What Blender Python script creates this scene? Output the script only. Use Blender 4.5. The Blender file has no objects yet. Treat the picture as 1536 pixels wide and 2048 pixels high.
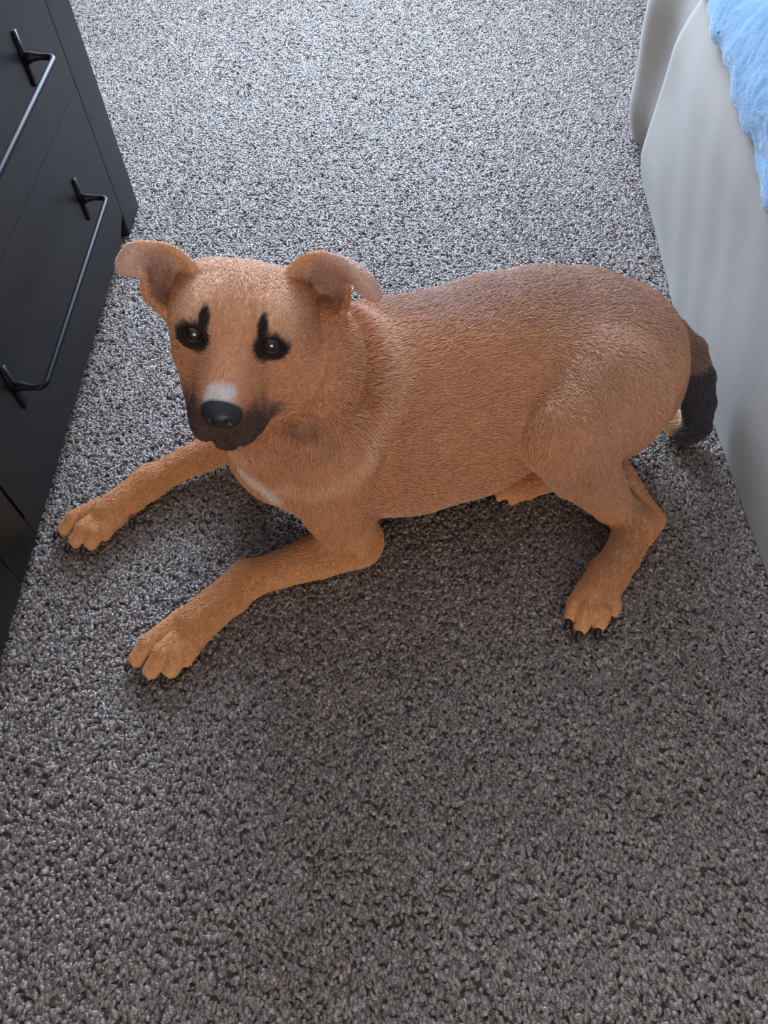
import bpy, math, random
import numpy as np
from mathutils import Vector, Matrix

rng = np.random.default_rng(7)
random.seed(7)
SC = bpy.context.scene
COL = SC.collection

# ------------------------------------------------------------------ camera
cam_data = bpy.data.cameras.new('camera')
cam = bpy.data.objects.new('camera', cam_data)
COL.objects.link(cam)
cam_data.sensor_fit = 'VERTICAL'
cam_data.sensor_height = 36.0
cam_data.lens = 36.0 * 1479.0 / 2048.0
cam_data.clip_start = 0.01
AX = Vector((0.99944339, -0.01625564, -0.029132))     # image right in the room
AY = Vector((0.02977332, 0.82855851, 0.55911031))     # image up
AZ = Vector((0.01504887, -0.55966646, 0.82858131))    # back towards the viewer
cam.matrix_world = Matrix(((AX.x, AY.x, AZ.x, 0), (AX.y, AY.y, AZ.y, 0), (AX.z, AY.z, AZ.z, 1.0), (0, 0, 0, 1)))
SC.camera = cam

# ------------------------------------------------------------------ light
SC.view_settings.view_transform = 'Standard'
SC.view_settings.look = 'None'
SC.view_settings.exposure = -0.05
SC.view_settings.gamma = 1.0
SC.view_settings.use_curve_mapping = False
SC.cycles.use_denoising = True
SC.cycles.max_bounces = 5
SC.cycles.diffuse_bounces = 3
SC.cycles.glossy_bounces = 2
SC.cycles.transmission_bounces = 1
SC.cycles.use_adaptive_sampling = True
SC.cycles.adaptive_threshold = 0.08
SC.cycles.use_light_tree = False

world = bpy.data.worlds.new('world')
SC.world = world
world.use_nodes = True
bg = world.node_tree.nodes['Background']
bg.inputs[0].default_value = (0.62, 0.78, 1.0, 1)
bg.inputs[1].default_value = 1.0


def area_light(name, loc, rot, sx, sy, power, color, spread=180):
    l = bpy.data.lights.new(name, 'AREA')
    l.shape = 'RECTANGLE'
    l.size, l.size_y = sx, sy
    l.energy = power
    l.color = color
    l.spread = math.radians(spread)
    o = bpy.data.objects.new(name, l)
    o.location = loc
    o.rotation_euler = rot
    COL.objects.link(o)
    return o


# daylight entering through the far window, and a warm fill light added behind the photographer
area_light('window_daylight', (-0.15, 3.36, 1.38), (math.radians(-90), 0, 0), 1.5, 1.3, 188, (0.62, 0.775, 1.0))
area_light('rear_fill', (0.2, -2.36, 1.1), (math.radians(90), 0, 0), 1.4, 1.2, 33, (1.0, 0.82, 0.66))


# ------------------------------------------------------------------ helpers
def prop(o, label=None, cat=None, group=None, kind=None):
    for k, v in (('label', label), ('category', cat), ('group', group), ('kind', kind)):
        if v:
            o[k] = v
    return o


def mesh_obj(name, verts, faces, mat=None, parent=None, smooth=False):
    me = bpy.data.meshes.new(name)
    me.from_pydata([tuple(v) for v in verts], [], faces)
    me.update()
    if smooth:
        me.shade_smooth()
    if mat:
        me.materials.append(mat)
    o = bpy.data.objects.new(name, me)
    COL.objects.link(o)
    if parent:
        o.parent = parent
    return o


def empty(name, loc=(0, 0, 0)):
    o = bpy.data.objects.new(name, None)
    o.location = loc
    COL.objects.link(o)
    return o


class MB:
    def __init__(self):
        self.v, self.f = [], []

    def box(self, x0, x1, y0, y1, z0, z1):
        b = len(self.v)
        self.v += [(x, y, z) for x in (x0, x1) for y in (y0, y1) for z in (z0, z1)]
        self.f += [tuple(b + i for i in q) for q in ((0, 1, 3, 2), (4, 6, 7, 5), (0, 4, 5, 1), (2, 3, 7, 6), (0, 2, 6, 4), (1, 5, 7, 3))]
        return self

    def tube(self, pts, rad, n=12, cap=True):
        pts = [Vector(p) for p in pts]
        b = len(self.v)
        m = len(pts)
        t0 = (pts[1] - pts[0]).normalized()
        nrm = t0.orthogonal().normalized()
        for i, p in enumerate(pts):
            t = (pts[min(i + 1, m - 1)] - pts[max(i - 1, 0)]).normalized()
            nrm = (nrm - t * nrm.dot(t)).normalized()
            bn = t.cross(nrm)
            r = rad[i] if hasattr(rad, '__len__') else rad
            for k in range(n):
                a = 2 * math.pi * k / n
                self.v.append(p + (nrm * math.cos(a) + bn * math.sin(a)) * r)
        for i in range(m - 1):
            for k in range(n):
                k2 = (k + 1) % n
                self.f.append((b + i * n + k, b + i * n + k2, b + (i + 1) * n + k2, b + (i + 1) * n + k))
        if cap:
            self.f.append(tuple(b + k for k in range(n))[::-1])
            self.f.append(tuple(b + (m - 1) * n + k for k in range(n)))
        return self

    def build(self, name, mat, parent=None, bevel=0.0, smooth=False, seg=2):
        o = mesh_obj(name, self.v, self.f, mat, parent, smooth)
        if bevel:
            md = o.modifiers.new('bevel', 'BEVEL')
            md.width = bevel
            md.segments = seg
            md.limit_method = 'ANGLE'
            o.data.shade_smooth()
            wn = o.modifiers.new('wn', 'WEIGHTED_NORMAL')
            wn.keep_sharp = True
        return o


def material(name):
    m = bpy.data.materials.new(name)
    m.use_nodes = True
    nt = m.node_tree
    b = nt.nodes['Principled BSDF']
    return m, nt, b


def N(nt, kind, **kw):
    n = nt.nodes.new(kind)
    for k, v in kw.items():
        if k.startswith('i_'):
            n.inputs[k[2:].replace('_', ' ')].default_value = v
        else:
            setattr(n, k, v)
    return n


def ramp(nt, stops):
    r = nt.nodes.new('ShaderNodeValToRGB')
    e = r.color_ramp.elements
    while len(e) < len(stops):
        e.new(0.5)
    for i, (p, c) in enumerate(stops):
        e[i].position = p
        e[i].color = (*c, 1)
    return r


def noise_mat(name, c0, c1, scale=20, rough=0.6, bump=0.1, bump_scale=60, spec=0.5, stretch=(1, 1, 1), sheen=0.0, lo=0.35, hi=0.65):
    m, nt, b = material(name)
    tc = N(nt, 'ShaderNodeTexCoord')
    mp = N(nt, 'ShaderNodeMapping')
    mp.inputs['Scale'].default_value = stretch
    nt.links.new(tc.outputs['Object'], mp.inputs[0])
    nz = N(nt, 'ShaderNodeTexNoise', i_Scale=scale, i_Detail=6.0)
    nt.links.new(mp.outputs[0], nz.inputs['Vector'])
    r = ramp(nt, [(lo, c0), (hi, c1)])
    nt.links.new(nz.outputs['Fac'], r.inputs[0])
    nt.links.new(r.outputs[0], b.inputs['Base Color'])
    nb = N(nt, 'ShaderNodeTexNoise', i_Scale=bump_scale, i_Detail=4.0)
    nt.links.new(mp.outputs[0], nb.inputs['Vector'])
    bp = N(nt, 'ShaderNodeBump', i_Strength=bump, i_Distance=0.002)
    nt.links.new(nb.outputs['Fac'], bp.inputs['Height'])
    nt.links.new(bp.outputs[0], b.inputs['Normal'])
    b.inputs['Roughness'].default_value = rough
    b.inputs['Specular IOR Level'].default_value = spec
    b.inputs['Sheen Weight'].default_value = sheen
    return m


def srgb(r, g, b):
    f = lambda c: (c / 255 / 12.92) if c / 255 <= 0.04045 else ((c / 255 + 0.055) / 1.055) ** 2.4
    return (f(r), f(g), f(b))


# ------------------------------------------------------------------ the room
M_wall = noise_mat('wall_paint', (0.40, 0.37, 0.34), (0.43, 0.40, 0.37), 8, 0.8, 0.1, 200)
M_ceil = noise_mat('ceiling_paint', (0.72, 0.71, 0.69), (0.78, 0.77, 0.75), 8, 0.9, 0.1, 100)
M_trim = noise_mat('trim_paint', (0.7, 0.7, 0.69), (0.75, 0.75, 0.74), 8, 0.4, 0.02, 100)
M_sub = noise_mat('carpet_backing', (0.14, 0.12, 0.105), (0.2, 0.17, 0.155), 90, 0.95, 0.5, 300)
XL, XR, YB, YF, ZC = -1.1, 2.7, -2.4, 3.4, 2.4
T = 0.1


def struct(o):
    o['kind'] = 'structure'
    return o


struct(MB().box(XL - T, XR + T, YB - T, YF + T, -0.1, 0.0).build('floor', M_sub))
struct(MB().box(XL - T, XR + T, YB - T, YF + T, ZC, ZC + 0.1).build('ceiling', M_ceil))
struct(MB().box(XL - T, XL, YB, YF, 0, ZC).build('wall_left', M_wall))
struct(MB().box(XR, XR + T, YB, YF, 0, ZC).build('wall_right', M_wall))


def window_wall(side, n, y0, y1, wx0, wx1, wz0, wz1):
    w = MB()
    w.box(XL, wx0, y0, y1, 0, ZC).box(wx1, XR, y0, y1, 0, ZC).box(wx0, wx1, y0, y1, 0, wz0).box(wx0, wx1, y0, y1, wz1, ZC)
    struct(w.build('wall_' + side, M_wall))
    t = struct(empty('window_%d' % n, ((wx0 + wx1) / 2, (y0 + y1) / 2, wz0)))
    fr = MB()
    ym = (y0 + y1) / 2
    cx, cz = (wx0 + wx1) / 2, wz0
    for a in ((wx0, wx0 + .05, wz0, wz1), (wx1 - .05, wx1, wz0, wz1), (wx0, wx1, wz0, wz0 + .05), (wx0, wx1, wz1 - .05, wz1), (cx - .02, cx + .02, wz0, wz1)):
        fr.box(a[0] - cx, a[1] - cx, -.03, .03, a[2] - cz, a[3] - cz)
    fr.build('window_frame', M_trim, t)


window_wall('far', 1, YF, YF + T, -0.9, 0.6, 0.73, 2.03)
window_wall('near', 2, YB - T, YB, -0.5, 0.9, 0.5, 1.7)  # unseen window, added behind the viewer to hold the warm fill


# ------------------------------------------------------------------ the dresser
M_wood = noise_mat('espresso_wood', (0.007, 0.0066, 0.0078), (0.011, 0.0102, 0.0115), 6, 0.42, 0.06, 40, 0.5, (14, 1, 1))
M_dark = noise_mat('drawer_gap', (0.004, 0.004, 0.004), (0.006, 0.006, 0.006), 6, 0.8, 0.0)
M_handle, nt, b = material('black_metal')
b.inputs['Base Color'].default_value = (0.006, 0.006, 0.009, 1)
b.inputs['Metallic'].default_value = 0.0
b.inputs['Roughness'].default_value = 0.42
b.inputs['Specular IOR Level'].default_value = 0.2
nzh = N(nt, 'ShaderNodeTexNoise', i_Scale=90.0)
bph = N(nt, 'ShaderNodeBump', i_Strength=0.05, i_Distance=0.001)
nt.links.new(nzh.outputs['Fac'], bph.inputs['Height'])
nt.links.new(bph.outputs[0], b.inputs['Normal'])

FX = -0.565                                # front plane
dresser = prop(empty('dresser', (-0.81, 0.6, 0)), 'dark espresso wood dresser with long black bar handles', 'dresser')
D0 = Vector((-0.81, 0.6, 0))


def dpart(mb, name, mat, parent=None, bevel=0.002, off=D0, smooth=False):
    mb.v = [Vector(v) - off for v in mb.v]
    return mb.build(name, mat, parent or dresser, bevel, smooth)


ZT = 0.84
for y0, y1 in ((1.424, 1.538), (-0.338, -0.224)):
    dpart(MB().box(FX - .04, FX, y0, y1, 0.0, ZT), 'stile', M_wood, bevel=0.004)
    ys = (y1 - .022, y1) if y0 > 0 else (y0, y0 + .022)
    dpart(MB().box(-1.055, FX - .041, ys[0], ys[1], 0.0, ZT), 'side_panel', M_wood)
dpart(MB().box(FX - .04, FX, .545, .630, 0.030, ZT), 'centre_stile', M_wood)
dpart(MB().box(-1.07, FX + .02, -.355, 1.555, ZT, ZT + .028), 'top', M_wood, bevel=0.004)
dpart(MB().box(-1.05, FX - .045, -.31, 1.51, .06, .83), 'carcass', M_dark, bevel=0)
# bottom rail, its ends cut up towards the feet
for (ya, yb) in ((.630, 1.424), (-.224, .545)):
    prof = [(ya, .030), (yb - .075, .030), (yb, .060), (yb, .074), (ya, .074)] if ya > 0 else [(ya, .060), (ya + .075, .030), (yb, .030), (yb, .074), (ya, .074)]
    m = MB()
    n = len(prof)
    m.v = [(FX - .03, y, z) for y, z in prof] + [(FX, y, z) for y, z in prof]
    m.f = [tuple(range(n))[::-1], tuple(range(n, 2 * n))] + [(i, (i + 1) % n, n + (i + 1) % n, n + i) for i in range(n)]
    dpart(m, 'bottom_rail', M_wood, bevel=0.002)


def handle_mesh(y0, y1, z):
    """bar pull: round bar curving back into two posts with slim upright back plates"""
    m = MB()
    r = .0050
    out = .050
    pts = [(FX + .003, y1, z)]
    pts.append((FX + .014, y1, z + .002))
    pts.append((FX + .026, y1 + .002, z + .001))
    for a in np.linspace(0, math.pi / 2, 7):
        pts.append((FX + out - .013 + .013 * math.sin(a), y1 - .013 + .013 * math.cos(a) + .002, z))
    for a in np.linspace(0, math.pi / 2, 7):
        pts.append((FX + out - .013 + .013 * math.cos(a), y0 + .013 - .013 * math.sin(a) - .002, z))
    pts += [(FX + .026, y0 - .002, z + .001), (FX + .014, y0, z + .002), (FX + .003, y0, z)]
    rad = [.010, .0075] + [r] * (len(pts) - 4) + [.0075, .010]
    m.tube(pts, rad, 14)
    for y in (y0, y1):
        m.box(FX, FX + .005, y - .007, y + .007, z - .040, z + .040)
    return m


rows = [(.0752, .3274), (.3282, .5794), (.5802, .835)]
for ya, yb in ((.634, 1.420), (-.220, .541)):
    for i, (za, zb) in enumerate(rows):
        dr = dpart(MB().box(FX - .022, FX + .001, ya, yb, za, zb), 'drawer', M_wood, bevel=0)
        yc = (ya + yb) / 2
        h = dpart(handle_mesh(yc - .246, yc + .228, (.206, .450, .70)[i]), 'handle', M_handle, dr, bevel=0.0, smooth=True)
        h['label'] = 'long black metal bar handle'
        h.data.polygons.foreach_set('use_smooth', [len(p.vertices) == 4 and p.area < 2e-3 for p in h.data.polygons])

# ------------------------------------------------------------------ the bed
M_sheet = noise_mat('cream_sheet', (0.335, 0.298, 0.260), (0.365, 0.325, 0.284), 5, 0.85, 0.15, 500, 0.2, sheen=0.3)
M_blanket = noise_mat('blue_fleece', (0.085, 0.215, 0.38), (0.145, 0.295, 0.46), 30, 0.9, 0.6, 250, 0.1, sheen=0.6)
M_matt = noise_mat('mattress_ticking', (0.6, 0.6, 0.58), (0.66, 0.66, 0.64), 10, 0.9, 0.1, 200)

BY0, BY1 = -0.45, 1.72
bed = prop(empty('bed', (1.35, 0.6, 0)), 'bed with mattress hidden under cream cover beside the puppy', 'bed')


def bpart(mb, name, mat, bevel):
    mb.v = [Vector(v) - Vector((1.35, .6, 0)) for v in mb.v]
    return mb.build(name, mat, bed, bevel)


bpart(MB().box(.66, 2.05, BY0, BY1 - .1, .012, .20), 'box_spring', M_matt, .02)
bpart(MB().box(.65, 2.06, BY0, BY1 - .09, .205, .43), 'mattress', M_matt, .05)

YK = np.array([-.6, .5, 1.0, 1.13, 1.30, 1.44, 1.52, 1.58, 1.65, 1.73, 1.82, 1.92, 2.02])
X00 = np.array([.557, .557, .557, .558, .570, .580, .585, .640, .640, .598, .62, .80, 1.00])
X12 = np.array([.553, .552, .552, .552, .553, .550, .548, .600, .600, .566, .60, .76, .96])
X30 = np.array([.548, .548, .549, .550, .553, .556, .554, .606, .600, .556, .60, .76, .98])
X42 = np.array([.580, .580, .580, .580, .585, .590, .590, .640, .640, .590, .65, .82, 1.05])


def sm_interp(y, K, V):
    yy = y[:, None] + np.linspace(-.022, .022, 9)[None]
    return np.interp(yy, K, V).mean(1)


def cover_point(y, s):
    """s 0..1 up the side from hem to the shoulder of the mattress, 1..2 over the top"""
    y, s = np.broadcast_arrays(np.asarray(y, float), np.asarray(s, float))
    shp = y.shape
    y, s = y.ravel(), s.ravel()
    a, b_, c, d = (sm_interp(y, YK, V) for V in (X00, X12, X30, X42))
    zk = [0.006, .12, .30, .40]
    t = np.clip(s, 0, 1)
    z = .006 + .394 * t
    # smooth interpolation through the four offsets
    u = np.clip((z - zk[0]) / (zk[1] - zk[0]), 0, 1)
    v = np.clip((z - zk[1]) / (zk[2] - zk[1]), 0, 1)
    w = np.clip((z - zk[2]) / (zk[3] - zk[2]), 0, 1)
    f = lambda q: q * q * (3 - 2 * q)
    x = np.where(z < zk[1], a + (b_ - a) * np.sin(u * math.pi / 2), np.where(z < zk[2], b_ + (c - b_) * f(v), c + (d - c) * w ** 1.8))
    # over the shoulder and across the top
    q = np.clip(s - 1, 0, 1)
    arc = np.clip(q / .12, 0, 1)
    x = x + np.where(s > 1, .045 * np.sin(arc * math.pi / 2), 0)
    z = z + np.where(s > 1, .050 * np.sin(arc * math.pi / 2) * (2 - np.sin(arc * math.pi / 2)), 0)
    flat = np.clip((q - .12) / .88, 0, 1)
    x = x + flat * 1.25
    # soft puckers
    x = x + .0024 * np.sin(y * 11 + z * 9 + 1) * np.sin(z * 8) + .0006 * np.sin(y * 37 - z * 30 + 2 * np.sin(y * 6))
    z = np.where(s > 1, z + .004 * np.sin(x * 23 + y * 5) * np.clip(q * 6, 0, 1), z)
    return np.stack([x, y, z], -1).reshape(*shp, 3)


def grid_obj(name, G, mat, thick=0.0, smooth=True):
    a, b_ = G.shape[:2]
    idx = np.arange(a * b_).reshape(a, b_)
    Q = np.stack([idx[:-1, :-1], idx[1:, :-1], idx[1:, 1:], idx[:-1, 1:]], -1).reshape(-1, 4)
    me = bpy.data.meshes.new(name)
    me.from_pydata(G.reshape(-1, 3).tolist(), [], Q.tolist())
    me.shade_smooth()
    me.materials.append(mat)
    o = bpy.data.objects.new(name, me)
    COL.objects.link(o)
    if thick:
        md = o.modifiers.new('solid', 'SOLIDIFY')
        md.thickness = thick
        md.offset = 0
    return o


ys = np.concatenate([np.linspace(-.45, 1.0, 60), np.linspace(1.005, 2.0, 200)])
sv = np.concatenate([np.linspace(0, 1, 60), np.linspace(1.01, 1.12, 10), np.linspace(1.15, 2, 20)])
cover = grid_obj('bed_cover', cover_point(ys[:, None], sv[None]), M_sheet, .003)
prop(cover, 'cream cover hanging over the side of the bed down to the carpet', 'bed cover')

# blue fleece blanket lying over the top edge of the bed
yb_ = np.linspace(-.42, 1.54, 310)
hem = np.interp(yb_, [-.5, .6, 1.0, 1.19, 1.41, 1.8], [.74, .79, .895, .945, .985, 1.05]) + .010 * np.sin(yb_ * 31) + .006 * np.sin(yb_ * 77 + 1)
tt = np.linspace(0, 1, 150)
Sg = hem[:, None] + (1.9 - hem[:, None]) * tt[None] ** 1.3
Yg = np.broadcast_to(yb_[:, None], Sg.shape)
Gb = cover_point(Yg, Sg)
e = 1e-3
du = cover_point(Yg + e, Sg) - Gb
dv = cover_point(Yg, Sg + e) - Gb
nn = np.cross(dv, du)
nn /= np.linalg.norm(nn, axis=-1)[..., None] + 1e-12
if nn[..., 2].mean() < 0:
    nn = -nn
fold = np.abs(np.sin(Yg * 9 + Sg * 13 + 1.2 * np.sin(Yg * 5 + Sg * 4))) ** .7 * .012 + .0035 * np.sin(Yg * 26 - Sg * 33 + 2 * np.sin(Yg * 8)) + .006
fold = fold * np.clip(tt[None] * 8 + .35, 0, 1) + rng.normal(size=Sg.shape) * .0007 + .011
blanket = grid_obj('blanket', Gb + nn * fold[..., None], M_blanket, .006)
prop(blanket, 'light blue fleece blanket lying over the top edge of the bed', 'blanket')


# ------------------------------------------------------------------ the carpet pile
def curves_obj(name, pts, rad, attrs, mat):
    """pts: n x k x 3, rad: n x k; strands as one hair-curves object"""
    n, k = pts.shape[:2]
    hc = bpy.data.hair_curves.new(name)
    hc.add_curves([k] * n)
    hc.attributes['position'].data.foreach_set('vector', pts.astype(np.float32).ravel())
    ra = hc.attributes.get('radius') or hc.attributes.new('radius', 'FLOAT', 'POINT')
    ra.data.foreach_set('value', rad.astype(np.float32).ravel())
    for an, data in attrs.items():
        a = hc.attributes.new(an, 'FLOAT_COLOR', 'CURVE')
        a.data.foreach_set('color', np.c_[data, np.ones(n)].astype(np.float32).ravel())
    hc.materials.append(mat)
    o = bpy.data.objects.new(name, hc)
    COL.objects.link(o)
    return o


def strand_mat(name, rough, spec, coat=0.0):
    m, nt, b = material(name)
    a = N(nt, 'ShaderNodeAttribute', attribute_name='tint')
    nt.links.new(a.outputs['Color'], b.inputs['Base Color'])
    b.inputs['Roughness'].default_value = rough
    b.inputs['Specular IOR Level'].default_value = spec
    b.inputs['Coat Weight'].default_value = coat
    return m


def waves(P_, s, n, seed):
    r = np.random.default_rng(seed)
    o = np.zeros(len(P_))
    for _ in range(n):
        o += np.sin(P_[:, :2] @ (r.normal(size=2) * s) + r.uniform(0, 6.28))
    return o / math.sqrt(n)


n = 360000
xy = np.c_[rng.uniform(-1.08, 1.25, n * 2), rng.uniform(-.12, 2.85, n * 2)]
keep = (xy[:, 0] > -.61) | (xy[:, 1] > 1.3)
keep &= (xy[:, 0] < .62) | (xy[:, 1] > 1.35)
keep &= np.abs(xy[:, 0]) < .70 + .24 * xy[:, 1]
keep &= rng.uniform(size=len(xy)) < np.clip(1.55 - .32 * xy[:, 1], .55, 1)
xy = xy[keep][:n]
n = len(xy)
az = rng.uniform(0, 2 * math.pi, n)
lean = rng.uniform(.35, 1.0, n)
drift = np.c_[waves(xy, 3.0, 6, 5), waves(xy, 3.0, 6, 6)] * .35
d = np.c_[np.cos(az), np.sin(az)] + drift
d /= np.linalg.norm(d, axis=1)[:, None]
side = np.c_[-d[:, 1], d[:, 0]] * rng.normal(size=n)[:, None] * .35
ln = rng.uniform(.009, .015, n)
z0 = np.zeros(n)
hgt = .62 * ln * np.sqrt(np.clip(1 - (lean * .85) ** 2, .1, 1))
pts = np.stack([
    np.c_[xy, z0],
    np.c_[xy + d * (ln * lean * .22)[:, None], hgt * .55],
    np.c_[xy + d * (ln * lean * .60)[:, None] + side * (ln * .15)[:, None], hgt * .92],
    np.c_[xy + d * (ln * lean)[:, None] + side * (ln * .5)[:, None], hgt * rng.uniform(.75, 1.0, n)]], 1)
rad = np.array([.0020, .0027, .0028, .0018])[None] * rng.uniform(.75, 1.2, n)[:, None]
base = np.array([[.205, .165, .144], [.26, .213, .190], [.34, .288, .266], [.14, .110, .097]])
pick = rng.choice(4, n, p=[.40, .30, .14, .16])
tint = base[pick] * rng.uniform(.8, 1.2, n)[:, None]
M_pile = strand_mat('carpet_yarn', 0.34, 0.85)
_nt = M_pile.node_tree
_hi = N(_nt, 'ShaderNodeHairInfo')
_mr = N(_nt, 'ShaderNodeMapRange')
_mr.inputs[3].default_value, _mr.inputs[4].default_value = 0.16, 0.62
_nt.links.new(_hi.outputs['Random'], _mr.inputs[0])
_nt.links.new(_mr.outputs[0], _nt.nodes['Principled BSDF'].inputs['Roughness'])
pile = curves_obj('carpet_pile', pts, rad, {'tint': tint}, M_pile)
prop(pile, 'flecked grey-brown shag carpet pile covering the whole floor', 'carpet', kind='stuff')


# ------------------------------------------------------------------ the dog
# one continuous skin grown from bones and muscles in a distance field
HC = np.array((-0.1765, 0.6873, 0.3988))                       # centre of the skull
HL, HF, HU = [np.array(a) for a in ((0.9809, -0.0568, -0.1858), (-0.0169, -0.9776, 0.2097), (0.1936, 0.2026, 0.9599))]   # left side of the dog, nose direction, crown direction


def H(l, f, u):
    return HC + HL * l + HF * f + HU * u


VOX = 0.0026
G0 = np.array((-0.60, 0.34, -0.012))
G1 = np.array((0.60, 1.06, 0.58))
GN = np.ceil((G1 - G0) / VOX).astype(int)
FIELD = np.full(GN, 0.2, np.float32)
BONES = []          # (a, b, ra, rb) for the lie of the coat


def window(lo, hi):
    i0 = np.clip(np.floor((np.minimum(lo, hi) - G0) / VOX).astype(int), 0, GN)
    i1 = np.clip(np.ceil((np.maximum(lo, hi) - G0) / VOX).astype(int) + 1, 0, GN)
    sl = tuple(slice(a, b) for a, b in zip(i0, i1))
    ax = [(G0[k] + VOX * np.arange(i0[k], i1[k])).astype(np.float32) for k in range(3)]
    return sl, np.meshgrid(*ax, indexing='ij', sparse=True)


def smin(a, b, k):
    h = np.clip(k - np.abs(a - b), 0, None) / k
    return np.minimum(a, b) - h * h * k * 0.25


def blend(sl, d, k, cut=False):
    if cut:
        FIELD[sl] = -smin(-FIELD[sl], d, k)
    else:
        FIELD[sl] = smin(FIELD[sl], d, k)


def bone(a, b, ra, rb, k=0.02, flow=True, cut=False, flat=None):
    a, b = np.array(a, float), np.array(b, float)
    pad = max(ra, rb) + k + 2 * VOX
    sl, (X, Y, Z) = window(np.minimum(a, b) - pad, np.maximum(a, b) + pad)
    v = b - a
    L2 = max(v @ v, 1e-12)
    t = np.clip(((X - a[0]) * v[0] + (Y - a[1]) * v[1] + (Z - a[2]) * v[2]) / L2, 0, 1)
    dx, dy, dz = X - a[0] - t * v[0], Y - a[1] - t * v[1], Z - a[2] - t * v[2]
    d = np.sqrt(dx * dx + dy * dy + dz * dz) - (ra + (rb - ra) * t)
    blend(sl, d.astype(np.float32), k, cut)
    if flow and not cut:
        BONES.append((a, b, ra, rb))


def chain(pts, rad, k=0.02, flow=True, inner=0.004):
    P_ = np.array(pts, float)
    pad = max(rad) + k + 2 * VOX
    sl, (X, Y, Z) = window(P_.min(0) - pad, P_.max(0) + pad)
    D = None
    for i in range(len(pts) - 1):
        a, v = P_[i], P_[i + 1] - P_[i]
        t = np.clip(((X - a[0]) * v[0] + (Y - a[1]) * v[1] + (Z - a[2]) * v[2]) / (v @ v), 0, 1)
        d = np.sqrt((X - a[0] - t * v[0]) ** 2 + (Y - a[1] - t * v[1]) ** 2 + (Z - a[2] - t * v[2]) ** 2) - (rad[i] + (rad[i + 1] - rad[i]) * t)
        D = d if D is None else smin(D, d, inner)
        if flow:
            BONES.append((P_[i], P_[i + 1], rad[i], rad[i + 1]))
    blend(sl, D.astype(np.float32), k)


def ring(c, axis, R, r, k):
    """a roll of loose skin round the neck"""
    c, n = np.array(c, float), np.array(axis, float)
    n /= np.linalg.norm(n)
    pad = R + r + k + 2 * VOX
    sl, (X, Y, Z) = window(c - pad, c + pad)
    h = (X - c[0]) * n[0] + (Y - c[1]) * n[1] + (Z - c[2]) * n[2]
    w = np.sqrt(np.maximum((X - c[0]) ** 2 + (Y - c[1]) ** 2 + (Z - c[2]) ** 2 - h * h, 0))
    blend(sl, (np.sqrt((w - R) ** 2 + h * h) - r).astype(np.float32), k)


def blob(c, r, axes=None, k=0.02, cut=False):
    c = np.array(c, float)
    r = np.array(r, float)
    A = np.eye(3) if axes is None else np.array(axes)
    pad = r.max() + k + 2 * VOX
    sl, (X, Y, Z) = window(c - pad, c + pad)
    q = [(X - c[0]) * A[i][0] + (Y - c[1]) * A[i][1] + (Z - c[2]) * A[i][2] for i in range(3)]
    k0 = np.sqrt(sum((q[i] / r[i]) ** 2 for i in range(3)))
    k1 = np.sqrt(sum((q[i] / r[i] ** 2) ** 2 for i in range(3))) + 1e-9
    blend(sl, (k0 * (k0 - 1) / k1).astype(np.float32), k, cut)


def frame(fwd, up=(0, 0, 1)):
    f = np.array(fwd, float)
    f /= np.linalg.norm(f)
    u = np.array(up, float)
    u -= f * (u @ f)
    u /= np.linalg.norm(u)
    return [f, np.cross(u, f), u]


def crom(p, n):
    """n samples of a Catmull-Rom curve through rows of p"""
    p = np.asarray(p, float)
    q = np.concatenate([[2 * p[0] - p[1]], p, [2 * p[-1] - p[-2]]])
    out = []
    for s in np.linspace(0, len(p) - 1 - 1e-6, n):
        i = int(s)
        t = s - i
        a, b, c, d = q[i], q[i + 1], q[i + 2], q[i + 3]
        out.append(0.5 * (2 * b + (c - a) * t + (2 * a - 5 * b + 4 * c - d) * t * t + (3 * b - a - 3 * c + d) * t ** 3))
    return np.array(out)


def sheet(grid, rad, k, nu=44, nv=30):
    """a thin flap through a grid of control points (rows base to tip)"""
    g = np.array(grid, float)
    rows = crom(g, nu)                                 # nu x cols x 3
    pts = np.stack([crom(r, nv) for r in rows])        # nu x nv x 3
    P_ = pts.reshape(-1, 3)
    pad = rad + k + 2 * VOX
    sl, (X, Y, Z) = window(P_.min(0) - pad, P_.max(0) + pad)
    shp = np.broadcast_shapes(X.shape, Y.shape, Z.shape)
    best = np.full(shp, 1.0, np.float32)
    for p in P_.astype(np.float32):
        w = pad + 0.004
        i0 = np.clip(((p - G0 - w) / VOX).astype(int) - [s.start for s in sl], 0, shp)
        i1 = np.clip(((p - G0 + w) / VOX).astype(int) + 2 - [s.start for s in sl], 0, shp)
        a, b, c = (slice(i0[j], i1[j]) for j in range(3))
        d = (X[a] - p[0]) ** 2 + (Y[:, b] - p[1]) ** 2 + (Z[:, :, c] - p[2]) ** 2
        np.minimum(best[a, b, c], d, out=best[a, b, c])
    blend(sl, np.sqrt(best) - rad, k)
    mid = nv // 2
    for i in range(0, nu - 6, 6):
        BONES.append((pts[i, mid], pts[i + 6, mid], 0.02, 0.02))
    return pts


# --- trunk, from the chest to the croup
SPINE = [(-0.0539, 0.7284, 0.1700), (0.0118, 0.7436, 0.1720), (0.0915, 0.7663, 0.1720), (0.1659, 0.8006, 0.1780), (0.2251, 0.8238, 0.1840), (0.2844, 0.8362, 0.1840), (0.3375, 0.8419, 0.1740), (0.3768, 0.8392, 0.1600)]
chain(SPINE, [.149, .158, .156, .149, .137, .125, .110, .075], 0.03)
# withers and shoulder blade
blob((-0.0241, 0.7581, 0.2400), (.075, .08, .060), k=0.05)
blob((-0.0687, 0.6950, 0.1850), (.085, .07, .12), k=0.04)
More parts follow.
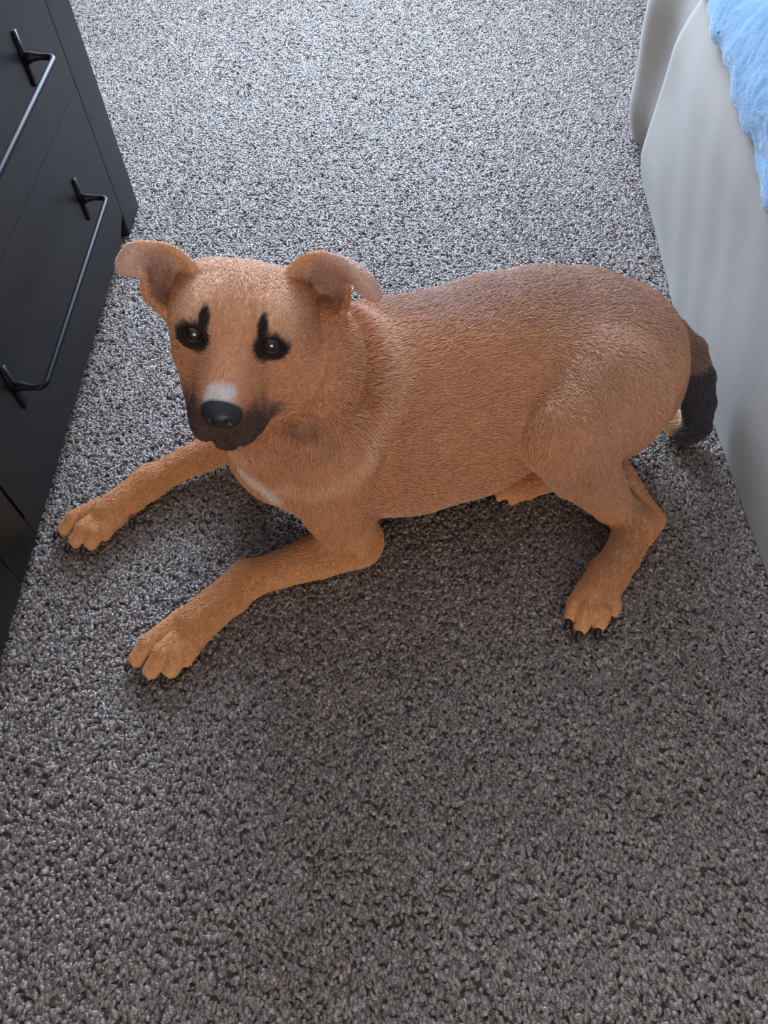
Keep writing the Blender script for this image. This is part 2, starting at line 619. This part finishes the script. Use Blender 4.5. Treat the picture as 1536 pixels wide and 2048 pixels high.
# breastbone
chain([(-0.1081, 0.6878, 0.1500), (-0.1641, 0.6851, 0.1700)], [.100, .075], 0.04, flow=False)
# neck
NECK = [(-0.0668, 0.7206, 0.2150), (-0.1125, 0.6974, 0.2750), (-0.1504, 0.6748, 0.3450)]
chain(NECK[::-1], [.074, .094, .116], 0.025)
NAX = np.array(NECK[2]) - np.array(NECK[0])
ring((-0.1267, 0.6835, 0.3150), NAX, .078, .024, 0.010)
ring((-0.0972, 0.7017, 0.2620), NAX, .096, .024, 0.012)
bone((-0.1871, 0.6534, 0.2700), (-0.1390, 0.6705, 0.1900), .050, .085, 0.03, flow=False)

# --- left foreleg (nearer the camera)
chain([(-0.0787, 0.6330, 0.2380), (-0.0832, 0.6190, 0.1120), (-0.0719, 0.6014, 0.0500)], [.074, .056, .038], 0.010)
bone((-0.0660, 0.5980, 0.0350), (-0.0510, 0.5891, 0.0280), .030, .020, 0.014, flow=False)
chain([(-0.0611, 0.5965, 0.0400), (-0.1159, 0.5741, 0.0360), (-0.1759, 0.5534, 0.0330), (-0.2242, 0.5373, 0.0340)], [.042, .034, .027, .0255], 0.015)


def front_paw(wrist, mid, tips, spread_r, wr=.027, mr=.030):
    w, m = np.array(wrist), np.array(mid)
    bone(w, m, wr, mr, 0.015)
    kn = []
    T_ = [np.array(t_) for t_, _ in tips]
    fw = sum(T_) / len(T_) - m
    fw[2] = 0
    fw /= np.linalg.norm(fw)
    for tip, (_, dz) in zip(T_, tips):
        off = tip - m
        along = off @ fw
        lat = off - fw * along
        lat[2] = 0
        base = m + lat * .62 + fw * along * .10
        kn_ = m + lat * .92 + fw * along * .70
        kn_[2] = 0.031 + dz
        bone(base, kn_, spread_r * 1.05, spread_r * .95, 0.007)
        bone(kn_, tip, spread_r * .95, spread_r * 0.80, 0.003)
        kn.append((tip, fw + lat * 4))
    return kn


CLAWS = []
CLAWS += front_paw((-0.2242, 0.5373, 0.0340), (-0.2915, 0.4704, 0.0310), [((-0.3735, 0.4215, 0.0210), 0), ((-0.3501, 0.4024, 0.0220), .002), ((-0.3226, 0.4031, 0.0220), .002), ((-0.3046, 0.4195, 0.0210), 0)], .0150)
blob((-0.2398, 0.5070, 0.0160), (.014, .014, .012), k=0.012)
# --- right foreleg (reaching towards the dresser)
chain([(-0.1684, 0.7301, 0.1600), (-0.2348, 0.7909, 0.0700)], [.08, .045], 0.03)
chain([(-0.2386, 0.8037, 0.0550), (-0.3047, 0.7748, 0.0450), (-0.3612, 0.7478, 0.0380), (-0.3993, 0.7231, 0.0360)], [.038, .028, .0235, .024], 0.015)
CLAWS += front_paw((-0.3993, 0.7231, 0.0360), (-0.4553, 0.6699, 0.0300), [((-0.5273, 0.6462, 0.0220), 0), ((-0.5045, 0.6229, 0.0220), .002), ((-0.4798, 0.6183, 0.0220), .002), ((-0.4623, 0.6345, 0.0220), 0)], .0142, .025, .0265)

# --- left hind leg folded out on the carpet
knee, hock = (0.2419, 0.6631, 0.2118), (0.3738, 0.6066, 0.0430)
chain([(0.3336, 0.7700, 0.2137), (0.2999, 0.7245, 0.2144)], [.080, .090], 0.06, flow=False)
chain([(0.2939, 0.7126, 0.2223), knee], [.090, .070], 0.013, flow=False)
BONES.append((np.array((0.2879, 0.7440, 0.2200)), np.array((0.3297, 0.6946, 0.1200)), .11, .09))
BONES.append((np.array((0.2422, 0.7259, 0.2000)), np.array((0.2676, 0.6810, 0.1400)), .09, .07))
blob((0.3337, 0.7515, 0.1400), (.072, .07, .075), k=0.03)
blob((0.3926, 0.8104, 0.1300), (.06, .07, .085), k=0.03)
chain([knee, (0.2773, 0.6719, 0.1200), (0.3310, 0.6358, 0.0620), hock], [.068, .055, .030, .024], 0.014)
chain([(0.3476, 0.6901, 0.0880), (0.3681, 0.6611, 0.0680), (0.3949, 0.6130, 0.0460)], [.012, .0105, .0150], 0.006, flow=False)
chain([(0.3661, 0.6048, 0.0420), (0.3330, 0.5533, 0.0370), (0.3102, 0.5268, 0.0340)], [.029, .0265, .0265], 0.014)
CLAWS += front_paw((0.3102, 0.5268, 0.0340), (0.2928, 0.5040, 0.0310), [((0.2507, 0.4710, 0.0220), 0), ((0.2618, 0.4521, 0.0230), .002), ((0.2881, 0.4560, 0.0230), .003), ((0.3085, 0.4757, 0.0220), 0)], .0138, .0265, .0275)

# --- right hind foot tucked under the belly
chain([(0.2885, 0.7138, 0.0550), (0.2377, 0.7056, 0.0420), (0.2055, 0.6973, 0.0360)], [.034, .026, .024], 0.012)
CLAWS += front_paw((0.2055, 0.6973, 0.0360), (0.1967, 0.6951, 0.0340), [((0.1589, 0.6944, 0.0260), 0), ((0.1692, 0.6836, 0.0240), 0), ((0.1881, 0.6784, 0.0220), -.003)], .0125, .023, .021)

# --- tail
TAIL = [(0.4412, 0.8779, 0.1650), (0.4717, 0.8640, 0.1500), (0.4932, 0.8394, 0.1180), (0.5037, 0.8196, 0.0800), (0.5053, 0.8012, 0.0450), (0.4919, 0.7976, 0.0320), (0.4750, 0.8208, 0.0340)]
chain(TAIL, [.034, .027, .0235, .0225, .021, .019, .017], 0.02)

# --- head
BODY_FIELD = FIELD
FIELD = np.full(GN, 0.2, np.float32)
HA = [HL, HF, HU]
blob(H(0, -.018, -.004), (.075, .088, .060), HA, 0.025)
for s in (-1, 1):
    blob(H(s * .046, -.020, .006), (.040, .062, .046), HA, 0.02)         # temples
    blob(H(s * .036, .030, .012), (.036, .044, .036), HA, 0.02)          # brow
    blob(H(s * .046, .006, -.036), (.032, .058, .038), HA, 0.022)        # cheek
bone(H(0, .040, -.032), H(0, .108, -.042), .050, .036, 0.025, flow=False)  # muzzle
bone(H(0, .050, .000), H(0, .132, -.024), .030, .021, 0.02, flow=False)  # bridge
for s in (-1, 1):
    blob(H(s * .0195, .104, -.060), (.022, .042, .026), HA, 0.010)        # flews
for s in (-1, 1):
    bone(H(s * .026, .098, -.066), H(s * .044, .048, -.066), .018, .018, 0.012, flow=False)   # lips
bone(H(0, .02, -.088), H(0, .098, -.092), .030, .020, 0.010, flow=False)  # chin
blob(H(0, .147, -.029), (.0220, .015, .0165), HA, 0.004)    # nose leather
for s in (-1, 1):
    blob(H(s * .0100, .1625, -.0315), (.0056, .009, .0046), HA, 0.003, cut=True)
    bone(H(s * .0145, .159, -.034), H(s * .021, .149, -.036), .0018, .0018, .003, cut=True)
bone(H(0, .164, -.036), H(0, .148, -.064), .0015, .0015, .003, cut=True)
EYES = [H(s * .0430 - .0015, .0560, .0140) for s in (-1, 1)]
for s, e in zip((-1, 1), EYES):
    blob(e + HF * .018 + HL * s * .006, (.0200, .013, .0150), HA, 0.016, cut=True)
    blob(e + HF * .004, (.0200, .0150, .0180), HA, 0.006)                # lids
    blob(e + HF * .0165 + HL * s * .001, (.0140, .0115, .0112), HA, 0.003, cut=True)
EAR_L = sheet([
    [(-0.1145, 0.7253, 0.4374), (-0.1014, 0.7505, 0.3907), (-0.0845, 0.7424, 0.3690), (-0.0686, 0.7050, 0.3745)],
    [(-0.1004, 0.7141, 0.4615), (-0.0896, 0.7539, 0.4027), (-0.0713, 0.7481, 0.3835), (-0.0532, 0.7080, 0.3994)],
    [(-0.0787, 0.7076, 0.4743), (-0.0694, 0.7125, 0.4546), (-0.0570, 0.7209, 0.4313), (-0.0470, 0.7127, 0.4281)],
    [(-0.0477, 0.6966, 0.4726), (-0.0456, 0.6910, 0.4701), (-0.0433, 0.6900, 0.4620), (-0.0412, 0.6934, 0.4517)],
    [(-0.0232, 0.6874, 0.4591), (-0.0249, 0.6786, 0.4594), (-0.0275, 0.6761, 0.4532), (-0.0314, 0.6808, 0.4433)],
    [(-0.0105, 0.6825, 0.4367), (-0.0117, 0.6788, 0.4370), (-0.0135, 0.6774, 0.4353), (-0.0164, 0.6790, 0.4327)]], .0042, .010)
EAR_R = sheet([
    [(-0.2224, 0.7103, 0.4592), (-0.2426, 0.7312, 0.4272), (-0.2551, 0.7161, 0.4104), (-0.2586, 0.6839, 0.4092)],
    [(-0.2280, 0.7044, 0.4795), (-0.2544, 0.7359, 0.4350), (-0.2711, 0.7218, 0.4213), (-0.2694, 0.6834, 0.4296)],
    [(-0.2398, 0.6996, 0.4959), (-0.2596, 0.7152, 0.4652), (-0.2735, 0.7006, 0.4530), (-0.2751, 0.6778, 0.4504)],
    [(-0.2557, 0.6896, 0.5078), (-0.2635, 0.6899, 0.4944), (-0.2690, 0.6857, 0.4829), (-0.2695, 0.6764, 0.4795)],
    [(-0.2746, 0.6840, 0.5101), (-0.2761, 0.6771, 0.5014), (-0.2782, 0.6736, 0.4926), (-0.2804, 0.6720, 0.4848)],
    [(-0.2903, 0.6804, 0.4963), (-0.2907, 0.6762, 0.4943), (-0.2912, 0.6739, 0.4916), (-0.2913, 0.6737, 0.4878)]], .0042, .010)

FIELD = smin(BODY_FIELD, FIELD, 0.012)
del BODY_FIELD


# --- skin from the field
def surface_nets(F):
    S = F < 0
    nx, ny, nz = F.shape
    corners = [(i, j, k) for i in (0, 1) for j in (0, 1) for k in (0, 1)]
    cnt = np.zeros((nx - 1, ny - 1, nz - 1), np.int8)
    for i, j, k in corners:
        cnt += S[i:nx - 1 + i, j:ny - 1 + j, k:nz - 1 + k]
    act = np.argwhere((cnt > 0) & (cnt < 8))
    idx = np.full(cnt.shape, -1, np.int32)
    idx[tuple(act.T)] = np.arange(len(act))
    val = {c: F[act[:, 0] + c[0], act[:, 1] + c[1], act[:, 2] + c[2]] for c in corners}
    pos = np.zeros((len(act), 3))
    num = np.zeros(len(act))
    for a in corners:
        for ax in range(3):
            if a[ax] == 0:
                b = list(a)
                b[ax] = 1
                b = tuple(b)
                va, vb = val[a], val[b]
                m = (va < 0) != (vb < 0)
                t = np.where(m, va / np.where(m, va - vb, 1), 0)
                p = np.array(a, float)[None] + t[:, None] * (np.array(b) - np.array(a))[None]
                pos += p * m[:, None]
                num += m
    V = (act + pos / num[:, None]) * VOX + G0
    quads = []
    for ax in range(3):
        u, w = (ax + 1) % 3, (ax + 2) % 3
        s0 = [slice(None)] * 3
        s1 = [slice(None)] * 3
        s0[ax], s1[ax] = slice(0, -1), slice(1, None)
        A, B = S[tuple(s0)], S[tuple(s1)]
        e = np.argwhere(A != B)
        e = e[(e[:, u] > 0) & (e[:, w] > 0) & (e[:, u] < cnt.shape[u]) & (e[:, w] < cnt.shape[w])]
        flip = A[tuple(e.T)]
        q = []
        for du, dw in ((1, 1), (0, 1), (0, 0), (1, 0)):
            c = e.copy()
            c[:, u] -= du
            c[:, w] -= dw
            q.append(idx[tuple(c.T)])
        q = np.stack(q, 1)
        q[~flip] = q[~flip][:, ::-1]
        quads.append(q)
    Q = np.concatenate(quads)
    return V, Q[(Q >= 0).all(1)]


DV, DQ = surface_nets(FIELD)
del FIELD


def np_mesh(name, V, Q):
    me = bpy.data.meshes.new(name)
    n = Q.shape[1]
    me.vertices.add(len(V))
    me.vertices.foreach_set('co', V.astype(np.float32).ravel())
    me.loops.add(Q.size)
    me.loops.foreach_set('vertex_index', Q.astype(np.int32).ravel())
    me.polygons.add(len(Q))
    me.polygons.foreach_set('loop_start', np.arange(0, Q.size, n, dtype=np.int32))
    me.update(calc_edges=True)
    me.validate()
    return me


# relax the net a little (Taubin), then read normals
def relax(V, Q, steps=3):
    E = np.concatenate([Q[:, [0, 1]], Q[:, [1, 2]], Q[:, [2, 3]], Q[:, [3, 0]]])
    deg = np.bincount(E.ravel(), minlength=len(V)).astype(float)
    for lam in (0.5, -0.53) * steps:
        acc = np.stack([np.bincount(E[:, 0], V[E[:, 1], c], len(V)) + np.bincount(E[:, 1], V[E[:, 0], c], len(V)) for c in range(3)], 1)
        V = V + lam * (acc / deg[:, None] - V)
    return V


DV = relax(DV, DQ, 3)
DV[:, 2] = np.maximum(DV[:, 2], 0.004)
dog_me = np_mesh('dog', DV, DQ)
dog_me.shade_smooth()
DN = np.empty(len(DV) * 3, np.float32)
dog_me.vertices.foreach_get('normal', DN)
DN = DN.reshape(-1, 3).astype(float)


# --- coat colours
def ss(x, a, b):
    t = np.clip((x - a) / (b - a), 0, 1)
    return t * t * (3 - 2 * t)


def near_bones(P_, pts, rad):
    d = np.full(len(P_), 9.0)
    pts = [np.array(p) for p in pts]
    for i in range(len(pts) - 1):
        v = pts[i + 1] - pts[i]
        t = np.clip((P_ - pts[i]) @ v / (v @ v), 0, 1)
        d = np.minimum(d, np.linalg.norm(P_ - pts[i] - t[:, None] * v, axis=1) - rad)
    return d


def vnoise(P_, s, seed=0):
    r = np.random.default_rng(seed)
    out = np.zeros(len(P_))
    for _ in range(10):
        w = r.normal(size=3) * s
        out += np.sin(P_ @ w + r.uniform(0, 6.28))
    return out / 4.5


def coat(Pw, Nw):
    tan = np.array(srgb(206, 150, 108))
    c = np.repeat(tan[None], len(Pw), 0)

    def mix(col, m):
        nonlocal c
        m = np.clip(m, 0, 1)[:, None]
        c = c * (1 - m) + np.array(srgb(*col)) * m
    q = Pw - HC
    l, f, u = q @ HL, q @ HF, q @ HU
    head = ss(-np.linalg.norm(q - HF * .03, axis=1), -.19, -.14)
    body = 1 - head
    wob = vnoise(Pw, 60, 1)
    wob2 = vnoise(Pw, 160, 2)
    # greyish sable along the back, pale flank and belly
    mix((160, 122, 102), body * ss(Pw[:, 2] + .012 * wob, .20, .34) * ss(Nw[:, 2], .0, .7) * .75 * ss(Pw[:, 0], -.09, .02) * ss(Pw[:, 1] + .01 * wob, .70, .82))
    mix((212, 168, 132), body * ss(-Nw[:, 2] + .1 * wob, .05, .7) * .8)
    mix((176, 140, 118), body * ss(Pw[:, 0] + .02 * wob, .16, .30) * .45)
    # warm rusty legs
    low = body * ss(-Pw[:, 2], -.10, -.05)
    mix((208, 144, 82), low * .65)
    mix((222, 174, 122), ss(-Pw[:, 2], -.05, -.02) * body * .45)
    # ridge of paler fur round the neck
    for cc, R_ in (((-0.1267, 0.6835, 0.3150), .10), ((-0.0972, 0.7017, 0.2620), .118)):
        qn = Pw - np.array(cc)
        hh = qn @ (NAX / np.linalg.norm(NAX))
        mix((226, 184, 146), body * ss(-np.abs(hh + .004 * wob), -.022, -.006) * .6 * (np.linalg.norm(qn, axis=1) < .15))
    # chest blaze
    d = near_bones(Pw, [(-.207, .615, .200), (-.186, .602, .186), (-.165, .592, .165)], .0)
    mix((232, 218, 204), ss(-d + .004 * wob2, -.018, -.005) * .75)
    # tail: black with a cream tip
    td = near_bones(Pw, TAIL[2:6], .028)
    tb = near_bones(Pw, TAIL[0:2], .03)
    mix((122, 100, 84), ss(-tb + .004 * wob2, -.012, .0) * .9)
    mix((64, 61, 67), ss(-td + .004 * wob2, -.012, .0))
    tt = np.linalg.norm(Pw - np.array(TAIL[6]), axis=1)
    mix((232, 200, 156), ss(-tt, -.034, -.026))
    # head: paler brows and temples, dark mask
    mix((222, 172, 132), head * ss(u, .02, .07) * .6)
    mix((226, 182, 144), head * ss(-np.abs(np.abs(l) - .05), -.03, -.008) * ss(u, -.01, .02) * ss(f, .0, .03) * .5)
    mix((192, 130, 90), head * ss(f, .05, .09) * ss(-u, -.03, .0) * .6)
    mask = ss(f + .5 * np.clip(-u - .05, -.05, .04) + .006 * wob2, .074, .116) * ss(f, .055, .085) * ss(-u + .004 * wob2, .010, .040) * ss(u + .25 * (f - .1), -.118, -.104)
    lip = np.full(len(Pw), 9.0)
    for sd in (-1, 1):
        lip = np.minimum(lip, near_bones(Pw, [H(sd * .034, .105, -.068), H(sd * .058, .050, -.064)], 0.0))
    low_m = np.maximum(ss(-lip + .003 * wob2, -.021, -.008) * ss(f, .052, .088) * .9, ss(f + .004 * wob2, .075, .10) * ss(-u, .06, .08))
    m = np.maximum(mask, low_m) * head
    mix((58, 46, 46), m * .93)
    # white fleck above the nose
    fl = ss(-np.abs(l + .002) + .003 * wob2, -.022, -.010) * ss(f + .003 * wob2, .126, .139) * ss(u, -.030, -.018)
    mix((214, 206, 202), fl * head * .9)
    # black round the eyes and the streak up the brow
    for s, e in zip((-1, 1), EYES):
        qe = Pw - e
        le, fe, ue = qe @ HL * s, qe @ HF, qe @ HU
        d = np.sqrt(((le + .001) / .0212) ** 2 + ((ue + .001) / .0182) ** 2 + ((fe - .012) / .024) ** 2)
        d2 = np.sqrt(((le + .011) / .0068) ** 2 + ((ue - .017) / .014) ** 2 + ((fe - .008) / .03) ** 2)
        d = np.minimum(d, d2) + .05 * wob2
        mix((30, 25, 26), ss(-d, -1.12, -.82) * (f > .02))
    c = np.clip(c * np.array((1.10, 1.10, 1.17)), 0, .92)
    # nose leather
    dn = np.linalg.norm(np.stack([l / .0240, (f - .149) / .019, (u + .029) / .0190], 1), axis=1)
    nose = ss(-dn, -1.08, -.95)
    mix((50, 47, 52), nose)
    # inside of the ears
    for pts, dirv in ((EAR_L, None), (EAR_R, None)):
        pp = pts[4:, 3:-3].reshape(-1, 3)
        lo, hi = pp.min(0) - .01, pp.max(0) + .01
        s_ = np.where(((Pw > lo) & (Pw < hi)).all(1))[0]
        if len(s_):
            dm = np.full(len(s_), 9.0)
            for p in pp[::2]:
                dm = np.minimum(dm, ((Pw[s_] - p) ** 2).sum(1))
            tocam = np.array((0, 0, 1.0)) - Pw[s_]
            tocam /= np.linalg.norm(tocam, axis=1)[:, None]
            inner = ss(-np.sqrt(dm), -.008, -.0055) * ss((Nw[s_] * tocam).sum(1), .0, .35)
            mm = np.zeros(len(Pw))
            mm[s_] = inner * .8
            mix((214, 178, 166), mm)
    # black pads of the tucked hind foot
    pd = near_bones(Pw, [(0.2121, 0.6960, 0.0140), (0.1628, 0.6883, 0.0120)], .0)
    mix((40, 34, 34), ss(-pd, -.017, -.012) * (Pw[:, 2] < .026))
    return c, nose


DC, DNOSE = coat(DV, DN)


def point_attr(me, name, kind, data):
    a = me.attributes.new(name, kind, 'POINT')
    a.data.foreach_set('color' if 'COLOR' in kind else 'value', np.ascontiguousarray(data, dtype=np.float32).ravel())


point_attr(dog_me, 'coat', 'FLOAT_COLOR', np.c_[DC, np.ones(len(DC))])
point_attr(dog_me, 'nose', 'FLOAT', DNOSE)

M_dog, nt, b = material('dog_skin')
at = N(nt, 'ShaderNodeAttribute', attribute_name='coat')
tc = N(nt, 'ShaderNodeTexCoord')
nz = N(nt, 'ShaderNodeTexNoise', i_Scale=220.0, i_Detail=5.0)
nt.links.new(tc.outputs['Object'], nz.inputs['Vector'])
mx = N(nt, 'ShaderNodeMix', data_type='RGBA', blend_type='MULTIPLY')
mx.inputs['Factor'].default_value = 0.35
rp = ramp(nt, [(0.3, (0.62, 0.62, 0.62)), (0.7, (1, 1, 1))])
nt.links.new(nz.outputs['Fac'], rp.inputs[0])
nt.links.new(at.outputs['Color'], mx.inputs[6])
nt.links.new(rp.outputs[0], mx.inputs[7])
nt.links.new(mx.outputs[2], b.inputs['Base Color'])
an = N(nt, 'ShaderNodeAttribute', attribute_name='nose')
mr = N(nt, 'ShaderNodeMapRange')
mr.inputs[3].default_value, mr.inputs[4].default_value = 0.75, 0.36
nt.links.new(an.outputs['Fac'], mr.inputs[0])
nt.links.new(mr.outputs[0], b.inputs['Roughness'])
b.inputs['Specular IOR Level'].default_value = 0.35
bp = N(nt, 'ShaderNodeBump', i_Strength=0.35, i_Distance=0.001)
nt.links.new(nz.outputs['Fac'], bp.inputs['Height'])
nt.links.new(bp.outputs[0], b.inputs['Normal'])
dog_me.materials.append(M_dog)
dog = bpy.data.objects.new('dog', dog_me)
COL.objects.link(dog)
prop(dog, 'tan puppy with black muzzle and folded ears lying on the carpet, looking up', 'dog')

# eyes
M_eye, nt, b = material('eye')
at = N(nt, 'ShaderNodeAttribute', attribute_name='ring')
r = ramp(nt, [(0.0, (0.004, 0.003, 0.003)), (0.40, (0.004, 0.003, 0.003)), (0.46, (0.016, 0.008, 0.004)), (0.80, (0.026, 0.012, 0.006)), (0.88, (0.01, 0.006, 0.005)), (1.0, (0.05, 0.035, 0.03))])
nt.links.new(at.outputs['Fac'], r.inputs[0])
nt.links.new(r.outputs[0], b.inputs['Base Color'])
b.inputs['Roughness'].default_value = 0.08
b.inputs['Coat Weight'].default_value = 1.0
b.inputs['Coat Roughness'].default_value = 0.03


def ball(c, r, axis, n=20, m=28):
    fr = frame(axis, HU)
    vs, fs, ring = [], [], []
    for i in range(n + 1):
        t = math.pi * i / n
        for j in range(m):
            p = 2 * math.pi * j / m
            vs.append(np.array(c) + r * (fr[0] * math.cos(t) + fr[1] * math.sin(t) * math.cos(p) + fr[2] * math.sin(t) * math.sin(p)))
            ring.append(min(1.0, t / 0.85))
    for i in range(n):
        for j in range(m):
            fs.append((i * m + j, (i + 1) * m + j, (i + 1) * m + (j + 1) % m, i * m + (j + 1) % m))
    return vs, fs, ring


for e in EYES:
    gaze = np.array((0, 0, 1.0)) - e
    vs, fs, ring = ball(e + HF * .0035, .0135, gaze / np.linalg.norm(gaze))
    o = mesh_obj('eye', vs, fs, M_eye, dog, True)
    point_attr(o.data, 'ring', 'FLOAT', ring)
    o['label'] = 'dark brown glossy eye'

# claws
M_claw = noise_mat('claw', (0.012, 0.011, 0.011), (0.03, 0.027, 0.025), 60, 0.35, 0.05, 100)
CLAWS.append((np.array((-.424, .664, .028)), np.array((.30, -.90, .0))))      # dewclaw
for tip, d in CLAWS:
    d = d / np.linalg.norm(d)
    s0 = tip + d * .0095 + np.array((0, 0, .000))
    pts = [s0, s0 + d * .006 + np.array((0, 0, .000)), s0 + d * .010 + np.array((0, 0, -.004)), s0 + d * .012 + np.array((0, 0, -.010))]
    MB().tube(pts, [.0050, .0050, .0042, .0018], 8).build('claw', M_claw, dog, smooth=True)['label'] = 'short black claw'


# ------------------------------------------------------------------ the short coat of the dog
def coat_flow(Pw, Nw):
    num = np.zeros_like(Pw)
    for a, b_, ra, rb in BONES:
        a, b_ = np.array(a), np.array(b_)
        v = b_ - a
        L = np.linalg.norm(v) + 1e-9
        t = np.clip((Pw - a) @ v / (L * L), 0, 1)
        dd = np.linalg.norm(Pw - a - t[:, None] * v, axis=1) - (ra + (rb - ra) * t)
        num += np.exp(-np.clip(dd, 0, None) / .012)[:, None] * (v / L)
    q = Pw - HC
    hm = ss(-np.linalg.norm(q - HF * .04, axis=1), -.125, -.095)
    l = q @ HL
    face = -HF + .35 * HU + HL * np.sign(l)[:, None] * np.clip(np.abs(l) * 8, 0, .7)[:, None]
    num = num * (1 - hm)[:, None] + face * (hm * 3)[:, None]
    num += np.array((.06, 0, -.12))
    num -= Nw * (num * Nw).sum(1)[:, None]
    return num / (np.linalg.norm(num, axis=1)[:, None] + 1e-9)


DF = coat_flow(DV, DN)
qa, qb, qc, qd = (DV[DQ[:, i]] for i in range(4))
area = np.linalg.norm(np.cross(qc - qa, qd - qb), axis=1) * .5
face_mid = (qa + qc) * .5
vis = 1.0 - .8 * (face_mid[:, 2] < .03)
w = area * vis
n = 330000
fi = rng.choice(len(DQ), n, p=w / w.sum())
uv = rng.uniform(size=(n, 2))
wts = np.stack([(1 - uv[:, 0]) * (1 - uv[:, 1]), uv[:, 0] * (1 - uv[:, 1]), uv[:, 0] * uv[:, 1], (1 - uv[:, 0]) * uv[:, 1]], 1)
lerp = lambda A: (A[DQ[fi]] * wts[..., None]).sum(1)
root, nor, flo, col = lerp(DV), lerp(DN), lerp(DF), lerp(DC)
nose_w = (DNOSE[DQ[fi]] * wts).sum(1)
q = root - HC
lf, ff, uf = q @ HL, q @ HF, q @ HU
hm = ss(-np.linalg.norm(q - HF * .03, axis=1), -.16, -.11)
muz = hm * ss(ff, .06, .11)
nk = np.exp(-(near_bones(root, NECK, .10) / .03) ** 2)
tl = ss(-near_bones(root, TAIL[1:], .03), -.01, 0)
leg = ss(-root[:, 2], -.11, -.06)
ln = .0078 * (1 - hm) + .0042 * hm
ln = ln * (1 - .45 * muz) + .0045 * nk * (1 - hm) + .002 * tl
ln = ln * (1 - .35 * leg * (1 - tl)) * (1 - .5 * ss(-root[:, 2], -.06, -.035) * (1 - tl))
ear = np.zeros(n)
for pts in (EAR_L, EAR_R):
    pp = pts[6:].reshape(-1, 3)
    s_ = np.where(((root > pp.min(0) - .006) & (root < pp.max(0) + .006)).all(1))[0]
    dm = np.full(len(s_), 9.0)
    for p in pp[::3]:
        dm = np.minimum(dm, ((root[s_] - p) ** 2).sum(1))
    ear[s_] = np.maximum(ear[s_], (np.sqrt(dm) < .008))
ln = np.where(ear > 0, .0022, ln)
ok = (nose_w < .3) & (root[:, 2] > .008)
for e in EYES:
    ok &= np.linalg.norm(root - (e + HF * .014), axis=1) > .0135
root, nor, flo, col, ln = root[ok], nor[ok], flo[ok], col[ok], ln[ok]
n = len(root)
ln = ln * rng.uniform(.7, 1.25, n)
jit = rng.normal(size=(n, 3)) * .22
flo = flo + jit - nor * ((jit * nor).sum(1))[:, None]
clump = vnoise(root, 90, 11)[:, None] * np.cross(nor, flo) * .25
flo = flo + clump
lift = rng.uniform(.16, .42, n)[:, None]
L_ = ln[:, None]
pts = np.stack([root - nor * .0006, root + flo * L_ * .5 + nor * L_ * lift * .8, root + flo * L_ + nor * L_ * lift], 1)
pts[:, :, 2] = np.maximum(pts[:, :, 2], .003)
rad = np.array([.00042, .00034, .00010])[None] * rng.uniform(.8, 1.2, n)[:, None]
tint = col * rng.uniform(.78, 1.22, n)[:, None]
M_fur = strand_mat('coat_hair', 0.42, 0.5)
fur = curves_obj('fur', pts, rad, {'tint': np.clip(tint, 0, 1)}, M_fur)
fur.parent = dog
fur['kind'] = 'stuff'
fur['label'] = 'short tan fur'
